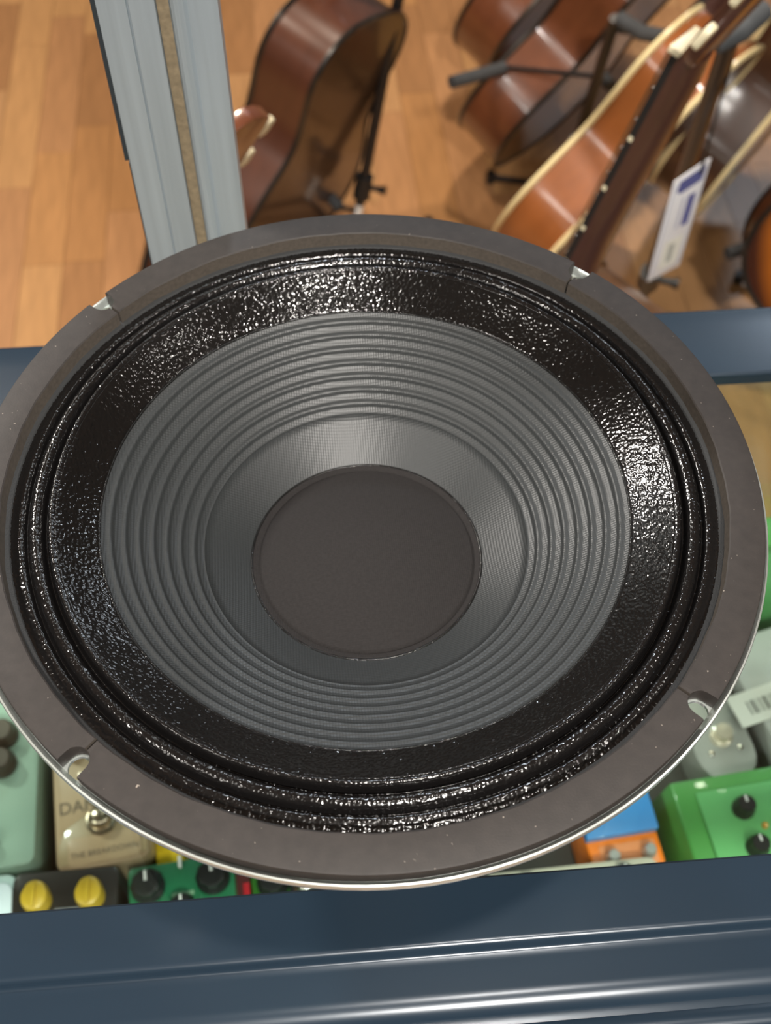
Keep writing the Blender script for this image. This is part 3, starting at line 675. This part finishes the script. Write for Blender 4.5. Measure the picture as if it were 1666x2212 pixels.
def stand(label, clamp, top, arms, white_tip=False):
    """guitar stand: raked pole down to the floor, floor legs, clamp with knob, foam covered arms"""
    clamp = Vector(clamp); top = Vector(top); dn = (top - clamp).normalized()
    base = clamp - dn * ((clamp.z - FZ - 0.05) / dn.z)
    o_ = Vector((base.x, base.y, FZ))
    t = thing('guitar_stand', label, 'guitar stand', o_, group='guitar stands behind the counter')
    f_ = lambda v: Vector(v) - o_
    tube('pole', [f_(clamp - dn * 0.02), f_((clamp + top) / 2), f_(top)], 0.0095, blackpole, t, n=10)
    tube('lower_tube', [f_(base), f_(clamp + dn * 0.01)], 0.0080, white if white_tip else blackpole, t, n=10)
    tube('clamp', [f_(clamp - dn * 0.005), f_(clamp + dn * 0.040)], 0.0165, black, t, n=12)
    kp = clamp + dn * 0.018
    tube('clamp_knob', [f_(kp), f_(kp + Vector((0.028, -0.012, 0))), f_(kp + Vector((0.040, -0.017, 0)))], [0.005, 0.006, 0.010], black, t, n=8)
    for a in (20, 140, 260):
        e_ = Vector((base.x + 0.16 * math.cos(R(a)), base.y + 0.16 * math.sin(R(a)), FZ + 0.010))
        lg = tube('leg', [f_(base), f_((base + e_) / 2 + Vector((0, 0, 0.006))), f_(e_)], 0.007, blackpole, t, n=8)
        tube('rubber_foot', [f_(e_ + Vector((0, 0, 0.012))), f_(e_ + Vector((0, 0, -0.010)))], 0.010, black, lg, n=8)
    for fr_, pa in arms:
        pa = [Vector(q) for q in pa]
        a_ = tube('arm', [f_(base.lerp(top, fr_)), f_(pa[0])], 0.0045, blackpole, t, n=8)
        tube('foam_sleeve', [f_(q) for q in pa], 0.0115, foam, a_, n=10)
    return t
stand('black raked guitar stand pole with white foot beside the reddish brown guitar', at(781, 420, -0.90), at(866, -30, -0.52), [(0.1, [at(735, 450, -0.92), at(716, 428, -0.91), at(706, 398, -0.90)])], True)
stand('black guitar stand with grey foam arms among the chestnut and amber guitars', at(1240, 330, -0.85), at(1330, 40, -0.50), [(0.72, [at(1090, 146, -0.71), at(975, 178, -0.70)]), (0.95, [at(1450, 82, -0.52), at(1385, 70, -0.51), at(1335, 38, -0.50)]), (0.7, [at(1296, 158, -0.70), at(1320, 185, -0.70)])])
stand('black guitar stand pole behind the hanging price tag', at(1400, 610, -0.72), at(1575, 90, -0.17), [(1.0, [at(1545, 95, -0.17), at(1600, 66, -0.16), at(1650, 20, -0.15)])])
stand('guitar stand with dark foam arm under the sunburst guitar', at(1790, 560, -0.84), at(1810, 300, -0.5), [(0.3, [at(1660, 520, -0.84), at(1572, 548, -0.84)])])

# price tag
hang = at(1600, 66, -0.17)                    # the yoke tip the cord is looped over
TL, TW = 0.160, 0.052
L = Vector((0, 0, 1)); Wd = Vector((0.88, 0.47, 0)).normalized()
lo_, hi_ = -0.9, -0.17
for _ in range(40):                           # how low the tag hangs on its cord
    md = (lo_ + hi_) / 2; dv = Vector((hang.x, hang.y, md)) - CC
    if 1106 + FPX * dv.dot(r1) / dv.dot(r2) > 372: lo_ = md
    else: hi_ = md
bl = Vector((hang.x, hang.y, md)) - Wd * TW * 0.75 - L * (TL - 0.014)
Nn = Wd.cross(L)
mw = Matrix(((Wd.x, L.x, Nn.x, bl.x), (Wd.y, L.y, Nn.y, bl.y), (Wd.z, L.z, Nn.z, bl.z), (0, 0, 0, 1)))
t = thing('price_tag', 'white and blue hanging price tag beside the dark guitar neck', 'price tag', mw=mw)
card = mat('tag_card', (0.80, 0.80, 0.84), rough=0.5, coat=0.2); bluep = mat('blue_print', (0.10, 0.12, 0.34), rough=0.5); lilac = mat('pale_blue_print', (0.52, 0.54, 0.66), rough=0.5)
prism('card', [(0.0, 0.0), (TW, 0.0), (TW, TL), (TW * 0.80, TL), (TW * 0.0, TL - 0.010)], 0, 0.0012, card, t, bev=0.0003)
box('print_border', (0.003, 0.008, 0.0012), (0.0048, TL - 0.016, 0.0014), lilac, t); box('print_border', (TW - 0.0045, 0.008, 0.0012), (TW - 0.0028, TL - 0.010, 0.0014), lilac, t)
prism('blue_panel', [(0.008, TL - 0.028), (0.016, TL - 0.033), (TW - 0.006, TL - 0.026), (TW - 0.005, TL - 0.006), (0.010, TL - 0.014)], 0.0012, 0.0014, bluep, t)
box('blue_panel', (TW * 0.60, TL - 0.088, 0.0012), (TW * 0.82, TL - 0.042, 0.0014), bluep, t)
box('print_border', (TW * 0.42, TL - 0.088, 0.0012), (TW * 0.50, TL - 0.042, 0.0014), lilac, t)
box('white_panel', (TW * 0.25, 0.012, 0.0012), (TW * 0.80, 0.056, 0.0014), mat('cream_paper', (0.78, 0.77, 0.70), rough=0.6), t)
box('printed_bars', (TW * 0.42, 0.020, 0.0014), (TW * 0.60, 0.048, 0.0016), mat('grey_print', (0.42, 0.43, 0.40), rough=0.6), t)
tube('cord', [(TW * 0.75, TL - 0.014, 0.003), (TW * 0.75, TL + 0.004, 0.002), (TW * 0.75, hang.z - bl.z, 0.0)], 0.0016, black, t, n=6)
